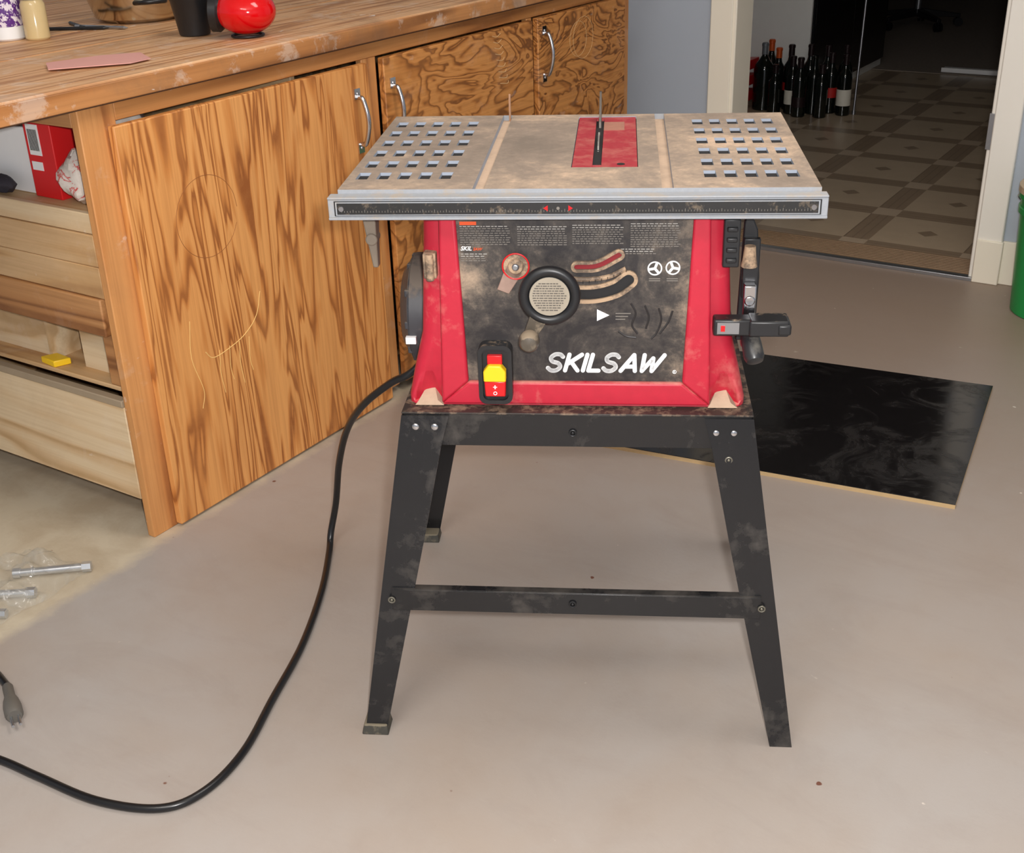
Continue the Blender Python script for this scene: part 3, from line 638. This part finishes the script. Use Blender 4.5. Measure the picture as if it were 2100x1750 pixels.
# stand
stand=empty('stand',(0,0,0));stand.parent=saw
ap=MB()
ZT=.549;th=.0025
ap.box((-.262,0,.496),(.258,th,ZT)).box((-.262,.468,.496),(.258,.47,ZT)).box((-.262,0,.496),(-.262+th,.47,ZT)).box((.258-th,0,.496),(.258,.47,ZT))
ap.obj('apron','stand',stand,bevel=.0008)
MB().box((-.264,-.002,ZT),(.260,.472,ZT+.003)).obj('top_plate','standtop',stand,bevel=.001)
def leg(sx_,back):
    cx_=-.002
    X=lambda v: cx_+sx_*v
    yt,yb=(.474,.553) if back else (-.004,-.080);sg=-1 if back else 1
    zt_,zb=.547,.0
    A=Vector((X(.262),yt,zt_));B=Vector((X(.347),yb,zb))
    fi=[(.190,zt_),(.203,.50),(.232,.36),(.312,zb)]
    m_=MB();v=[];f=[];prof=[]
    for xi,z in fi:
        t=(zt_-z)/(zt_-zb);prof.append((A.lerp(B,t),Vector((X(xi),yt+(yb-yt)*t,z)),Vector((A.lerp(B,t).x,A.lerp(B,t).y+sg*(.062-.030*t),z))))
    th=.003
    for o_,i_,s_ in prof:
        v+=[o_,i_,i_+Vector((0,sg*th,0)),o_+Vector((-sx_*th,sg*th,0)),s_+Vector((-sx_*th,0,0)),s_]
    n_=6
    for j in range(len(prof)-1):
        for i in range(n_): f.append((j*n_+i,j*n_+(i+1)%n_,(j+1)*n_+(i+1)%n_,(j+1)*n_+i))
    for j in (0,len(prof)-1): f+=[(j*n_,j*n_+1,j*n_+2,j*n_+3),(j*n_,j*n_+3,j*n_+4,j*n_+5)]
    m_.add(v,f);lo=m_.obj('leg','stand',stand,smooth_a=30)
    return lo,B,sg
legs={}
for sx_ in (-1,1):
    for bk in (0,1): legs[(sx_,bk)]=leg(sx_,bk)
for (sx_,bk),(lo,B,sg) in legs.items():
    if sx_==-1:
        y0,y1=sorted((B.y-sg*.003,B.y+sg*.034))
        MB().hexa([(B.x-.005,y0-.002,0),(B.x+.040,y0-.002,0),(B.x+.040,y1+.002,0),(B.x-.005,y1+.002,0),(B.x-.001,y0+.001,.018),(B.x+.037,y0+.001,.018),(B.x+.037,y1,.018),(B.x-.001,y1,.018)]).obj('rubber_foot','rubber',lo,bevel=.002)
cb=MB().box((-.292,-.050,.226),(.284,-.0475,.264)).box((-.292,-.0475,.2620),(.284,-.033,.264))
cb.obj('crossbar','stand',stand,bevel=.0006)
for x,y,z in ((-.243,-.005,.529),(-.214,-.005,.529),(.206,-.005,.524),(.232,-.005,.524)):
    MB().ball((x,y,z),(.0062,.003,.0062),16).obj('bolt','chrome',stand)
DB=plain('dull_bolt',S(130,126,114),.4,.7)
for x,y,z in ((.226,-.012,.483),(-.292,-.052,.246),(.285,-.052,.246),(-.006,-.052,.246),(-.006,-.002,.520)):
    MB().torus((x,y,z),.0048,.0014,(0,1,0),20,8).ball((x,y,z),(.0025,.002,.0025),12).obj('bolt',DB if abs(x)>.1 else M['black'],stand)
# cord
Winv=(Matrix.Translation((SX,SY,0))@Matrix.Rotation(SA,4,'Z')).inverted()
CR=.0068
pts=[(-1.12,1.66,.60),(-1.17,1.60,.555),(-1.205,1.53,.492),(-1.25,1.515,.462),(-1.322,1.520,.401),(-1.398,1.555,.318),(-1.458,1.588,.214),(-1.50,1.612,.10),(-1.512,1.60,.03),(-1.490,1.565,CR),(-1.409,1.446,CR),(-1.325,1.294,CR),(-1.266,1.152,CR),(-1.215,1.027,CR),(-1.204,.930,CR),(-1.236,.868,CR),(-1.333,.829,CR),(-1.457,.817,CR),(-1.546,.810,CR),(-1.70,.785,CR),(-1.84,.80,CR),(-1.90,.87,CR),(-1.86,.94,CR),(-1.77,.955,CR),(-1.69,.935,.012)]
cord=MB().tube([Winv@Vector(p) for p in pts],CR,14,0,False,10).obj('power_cord','cord',saw,smooth_a=60)
pl=MB();a=Vector((-1.69,.935,.013));b_=Vector((-1.572,.868,.014));d=(b_-a).normalized()
pl.lathe([(.007,0),(.009,.005),(.009,.035),(.013,.050),(.015,.065),(.015,.090),(.012,.096)],Winv@a,(Winv.to_3x3()@d),n=18)
s1=Vector((-d.y,d.x,0))
for q in (-.006,.006):
    c0=a+d*.094+s1*q;c1=a+d*.122+s1*q;pl.cyl(Winv@c0,Winv@c1,.0024,mi=1)
pl.obj('plug',[plain('grey_plug',S(96,92,86),.5),M['steel']],cord)
# ------------------------------------------------------------ black sheet on floor
A=Vector((-.511,3.052));B=Vector((-.436,2.385));dr=Vector((-.990,-.140));Lg=.96
Q=[A,B,B+dr*Lg,A+dr*Lg]
sh=MB().prism([(p.x,p.y) for p in Q],.0,.010,0,'z').prism([(p.x,p.y) for p in Q],.010,.0115,1,'z')
sh.obj('melamine_sheet',['sheetcore','sheettop'],origin=(-.95,2.65,0),label="glossy black board with pale core edge lying on the floor",category="board")
# bag of hardware
rb=random.Random(11);bgm=MB();NX,NY=40,46;v=[];f=[]
for i in range(NX+1):
    for j in range(NY+1):
        u_,w_=i/NX*2-1,j/NY*2-1
        rad=max(abs(u_),abs(w_));e=1-.12*(u_*u_+w_*w_)/2+.05*math.sin(7*math.atan2(w_,u_)+1)*rad
        h=.036*max(0,1-rad**5)*(1+.45*math.sin(6*u_+3*w_)+.35*math.sin(11*w_-4*u_))*.75+rb.uniform(0,.003)+.002
        v.append((-1.965+u_*.100*e,1.15+w_*.13*e,h))
for i in range(NX):
    for j in range(NY): q=i*(NY+1)+j;f.append((q,q+1,q+NY+2,q+NY+1))
bgm.add(v,f);k=NM('clear_film');k.base(S(200,198,190));k.set(.06);n=k.noise(22,3,.6,.8);k.L(k.math('ADD',.12,k.math('MULTIPLY',k.step(n,.5,.66),.2)),k.b.inputs['Alpha']);k.b.inputs['Specular IOR Level'].default_value=1.0;k.bump(n,.8,.01);M['film']=k.m
bgm.obj('plastic_bag','film',origin=(-1.965,1.15,0),smooth_a=40,label="clear plastic bag of metal fittings on the bare concrete",category="bag")
M['galv']=plain('galvanised',S(205,207,210),.28,.75)
def fitting(a,b,r):
    a=Vector(a);b=Vector(b);m_=MB().cyl(a,b,r,r,18);d=(b-a).normalized()
    m_.cyl(b-d*.004,b+d*.014,r*1.35,r*1.35,6);m_.cyl(a-d*.008,a+d*.006,r*1.3,r*1.3,18);m_.torus(a+d*.03,r*1.05,.002,tuple(d),20,8)
    m_.obj('pipe_fitting','galv',origin=tuple(a),label="galvanised steel fitting partly inside a clear bag",category="pipe fitting",group="steel fittings on the concrete floor")
fitting((-1.985,1.18,.013),(-1.885,1.265,.013),.008);fitting((-1.99,1.085,.013),(-1.905,1.145,.013),.008);fitting((-1.955,1.035,.012),(-1.895,1.07,.012),.007)
# bucket
bc=empty('bucket',(-.478,3.715,0),0,label="green plastic bucket with lid standing by the wall",category="bucket")
MB().lathe([(.128,.0),(.132,.004),(.146,.30),(.152,.302),(.152,.318),(.148,.32),(.149,.345),(.156,.347),(.156,.362),(.142,.362),(.125,.01)],(0,0,0),n=48).obj('body','green',bc)
MB().lathe([(.150,.360),(.158,.362),(.158,.380),(.150,.385),(.1,.386),(.001,.387)],(0,0,0),n=48).obj('lid',plain('tan_lid',S(200,180,150),.5),bc)
MB().torus((0,0,.33),.157,.0022,(0,.5,1)).obj('handle','steel',bc)
# ------------------------------------------------------------ far room contents
tc=empty('tall_cabinet',(-2.55,6.32,0),0,label="tall white cabinet with glossy black doors",category="cabinet")
m_=MB().box((-.35,0,.0),(.33,.018,2.0)).box((-.35,1.28,0),(.33,1.298,2.0)).box((-.35,.018,0),(-.33,1.28,2.0)).box((-.33,.018,0),(.33,1.28,.05)).box((-.33,.018,1.98),(.33,1.28,2.0))
for x,z in ((-.06,.62),(.2,.62),(-.06,.30),(.2,.9),(-.06,.9)): m_.cyl((x,-.001,z),(x,.004,z),.006,mi=1,n=10)
m_.obj('body',['melamine','dark'],tc,bevel=.001)
for y in (.02,.65): MB().box((.332,y,.05),(.35,y+.625,1.98)).obj('door','glossblack',tc,bevel=.002)
def bottle(x,y,h,r,cap,lab,gl='glass',desc=''):
    e=empty('wine_bottle',(x,y,.0),random.random()*.3,label=desc,category="bottle",group="wine bottles on the tiled floor")
    s=h/.30
    MB().lathe([(r*.9,0),(r,.004),(r,.185*s),(r*.9,.205*s),(r*.5,.228*s),(.0145,.245*s),(.0135,.285*s),(.016,.287*s),(.016,.297*s),(.012,.3*s)],(0,0,0),n=24).obj('body',gl,e)
    if cap: MB().lathe([(.0155,.250*s),(.0152,.286*s),(.0172,.287*s),(.0172,.2975*s),(.013,.302*s)],(0,0,0),n=20).obj('foil',cap,e)
    if lab:
        z0,z1,mt=lab;m2=MB();n=16;v=[];
        for z in (z0,z1):
            for i in range(n+1):
                a=-math.pi*.95+math.pi*1.2*i/n;v.append(((r+.0008)*math.cos(a),(r+.0008)*math.sin(a),z))
        m2.add(v,[(i,i+1,n+2+i,n+1+i) for i in range(n)]);m2.obj('bottle_label',mt,e)
M['foilo']=plain('orange_foil',S(214,92,34),.35,.2);M['foilg']=plain('grey_foil',S(130,134,140),.35,.3);M['foild']=plain('dark_foil',S(40,26,28),.35,.3);M['labw']=plain('cream_label',S(225,220,206),.6);M['labr']=plain('red_label',S(190,34,28),.6)
BL=[(-2.375,6.10,.335,.052,'foilg',None,"large dark bottle with grey cap"),(-2.395,6.245,.33,.037,'foilo',None,"dark wine bottle with orange foil"),
(-2.332,6.19,.30,.035,'foilo',(.06,.14,'foild'),"dark wine bottle with orange neck foil"),(-2.252,6.155,.325,.037,'foild',(.10,.14,'labr'),"dark wine bottle with red label"),
(-2.165,6.20,.325,.038,'foild',None,"dark wine bottle with black foil"),(-2.205,6.06,.285,.036,'foild',(.05,.12,'labw'),"dark wine bottle with cream label"),
(-2.105,6.10,.29,.036,None,None,"dark wine bottle without foil"),(-2.085,6.235,.32,.037,'foild',None,"dark wine bottle with black foil"),
(-2.035,6.155,.30,.034,'foild',(.08,.13,'labr'),"dark wine bottle with small red label"),(-1.995,6.25,.325,.036,'foild',None,"dark wine bottle with black foil"),
(-1.955,6.13,.30,.036,'foild',(.05,.13,'labw'),"dark wine bottle with cream label"),(-2.29,6.045,.24,.034,'foild',None,"short dark wine bottle"),
(-2.145,6.005,.29,.035,'foild',(.05,.10,'foild'),"dark wine bottle with brown label"),(-2.04,6.03,.26,.034,'foild',None,"short dark wine bottle")]
for x,y,h,r,cp,lb,ds in BL: bottle(x,y,h,r,cp,lb,desc=ds)
rc=MB()
for i in range(3): rc.hexa([(-2.74,6.0,.01+i*.08),(-2.46,6.0,.03+i*.08),(-2.46,6.24,.03+i*.08),(-2.74,6.24,.01+i*.08),(-2.74,6.0,.06+i*.08),(-2.46,6.0,.08+i*.08),(-2.46,6.24,.08+i*.08),(-2.74,6.24,.06+i*.08)])
rc.box((-2.72,6.02,0),(-2.50,6.2,.22))
rc.obj('storage_crate','redp',origin=(-2.6,6.1,0),bevel=.003,label="red plastic crate standing beside the wine bottles",category="crate")
MB().cyl((-1.905,6.16,.002),(-1.93,6.30,.95),.006).ball((-1.93,6.30,.95),.011,12).cyl((-1.905,6.16,.0),(-1.9055,6.163,.02),.009).obj('metal_rod',plain('dark_chrome',S(150,150,154),.3,.8),origin=(-1.905,6.16,0),label="thin chrome rod leaning beside the wine bottles",category="rod")
MB().box((-1.82,7.50,.005),(-1.42,7.58,.022)).box((-1.82,7.49,.005),(-1.42,7.50,.030)).obj('trim_board','white',origin=(-1.6,7.5,.004),bevel=.001,label="short white trim board lying on the floor",category="board")
ch=empty('office_chair',(-2.45,9.2,0.004),.3,label="black office chair with five-star castor base",category="chair")
cm=MB()
for i in range(5):
    a=math.radians(72*i+10);d=Vector((math.cos(a),math.sin(a),0));s1=Vector((-d.y,d.x,0))*.022
    cm.hexa([d*.03-s1+Vector((0,0,.08)),d*.03+s1+Vector((0,0,.08)),d*.03+s1+Vector((0,0,.13)),d*.03-s1+Vector((0,0,.13)),d*.30-s1*.7+Vector((0,0,.065)),d*.30+s1*.7+Vector((0,0,.065)),d*.30+s1*.7+Vector((0,0,.09)),d*.30-s1*.7+Vector((0,0,.09))])
cm.obj('base','black',ch,bevel=.003)
for i in range(5):
    a=math.radians(72*i+10);d=Vector((math.cos(a),math.sin(a),0))*.29;s1=Vector((-d.y,d.x,0)).normalized()
    MB().cyl(d-s1*.022+Vector((0,0,.034)),d-s1*.006+Vector((0,0,.034)),.030,n=20).cyl(d+s1*.006+Vector((0,0,.034)),d+s1*.022+Vector((0,0,.034)),.030,n=20).cyl(d+Vector((0,0,.034)),d+Vector((0,0,.075)),.007).obj('castor','black',ch)
MB().cyl((0,0,.1),(0,0,.42),.025).obj('column','steel',ch)
MB().box((-.24,-.24,.42),(.24,.24,.50)).obj('seat','black',ch,bevel=.03,seg=3)
MB().box((-.22,.22,.55),(.22,.28,1.05)).box((-.03,.20,.42),(.03,.24,.7)).obj('backrest','black',ch,bevel=.025,seg=3)
# ------------------------------------------------------------ camera, lights
f,p,r,yaw,H=2470.8,.4558,.0316,.5813,1.3261
F=Vector((-math.sin(yaw)*math.cos(p),math.cos(yaw)*math.cos(p),-math.sin(p)));R0=Vector((math.cos(yaw),math.sin(yaw),0));U0=R0.cross(F)
R=R0*math.cos(r)-U0*math.sin(r);U=R0*math.sin(r)+U0*math.cos(r)
cd=bpy.data.cameras.new('camera');cam=bpy.data.objects.new('camera',cd);SC.collection.objects.link(cam)
cam.matrix_world=Matrix(((R.x,U.x,-F.x,0),(R.y,U.y,-F.y,0),(R.z,U.z,-F.z,H),(0,0,0,1)))
cd.sensor_fit='HORIZONTAL';cd.sensor_width=36;cd.lens=f/2100*36;cd.clip_start=.02;SC.camera=cam
l=bpy.data.lights.new('flash','POINT');l.energy=118;l.shadow_soft_size=.022;l.color=(1,.98,.965);lo=bpy.data.objects.new('flash',l);SC.collection.objects.link(lo)
lo.location=Vector((0,0,H))+R*.045+U*.035
for x,y,z,e in ((-.6,-.4,2.42,27),(-.5,1.9,2.42,20),(-1.4,5.6,2.42,1.6)):  # last lamp is an added fill that brightens the otherwise unlit far room
    l=bpy.data.lights.new('ceiling_and_fill_light','AREA');l.energy=e;l.shape='RECTANGLE';l.size=1.2;l.size_y=.5;l.color=(1,.95,.89);lo=bpy.data.objects.new('ceiling_and_fill_light',l);SC.collection.objects.link(lo);lo.location=(x,y,z)
w=bpy.data.worlds.new('world');SC.world=w;w.use_nodes=True;w.node_tree.nodes['Background'].inputs[0].default_value=(.02,.02,.02,1)
SC.view_settings.view_transform='Standard'
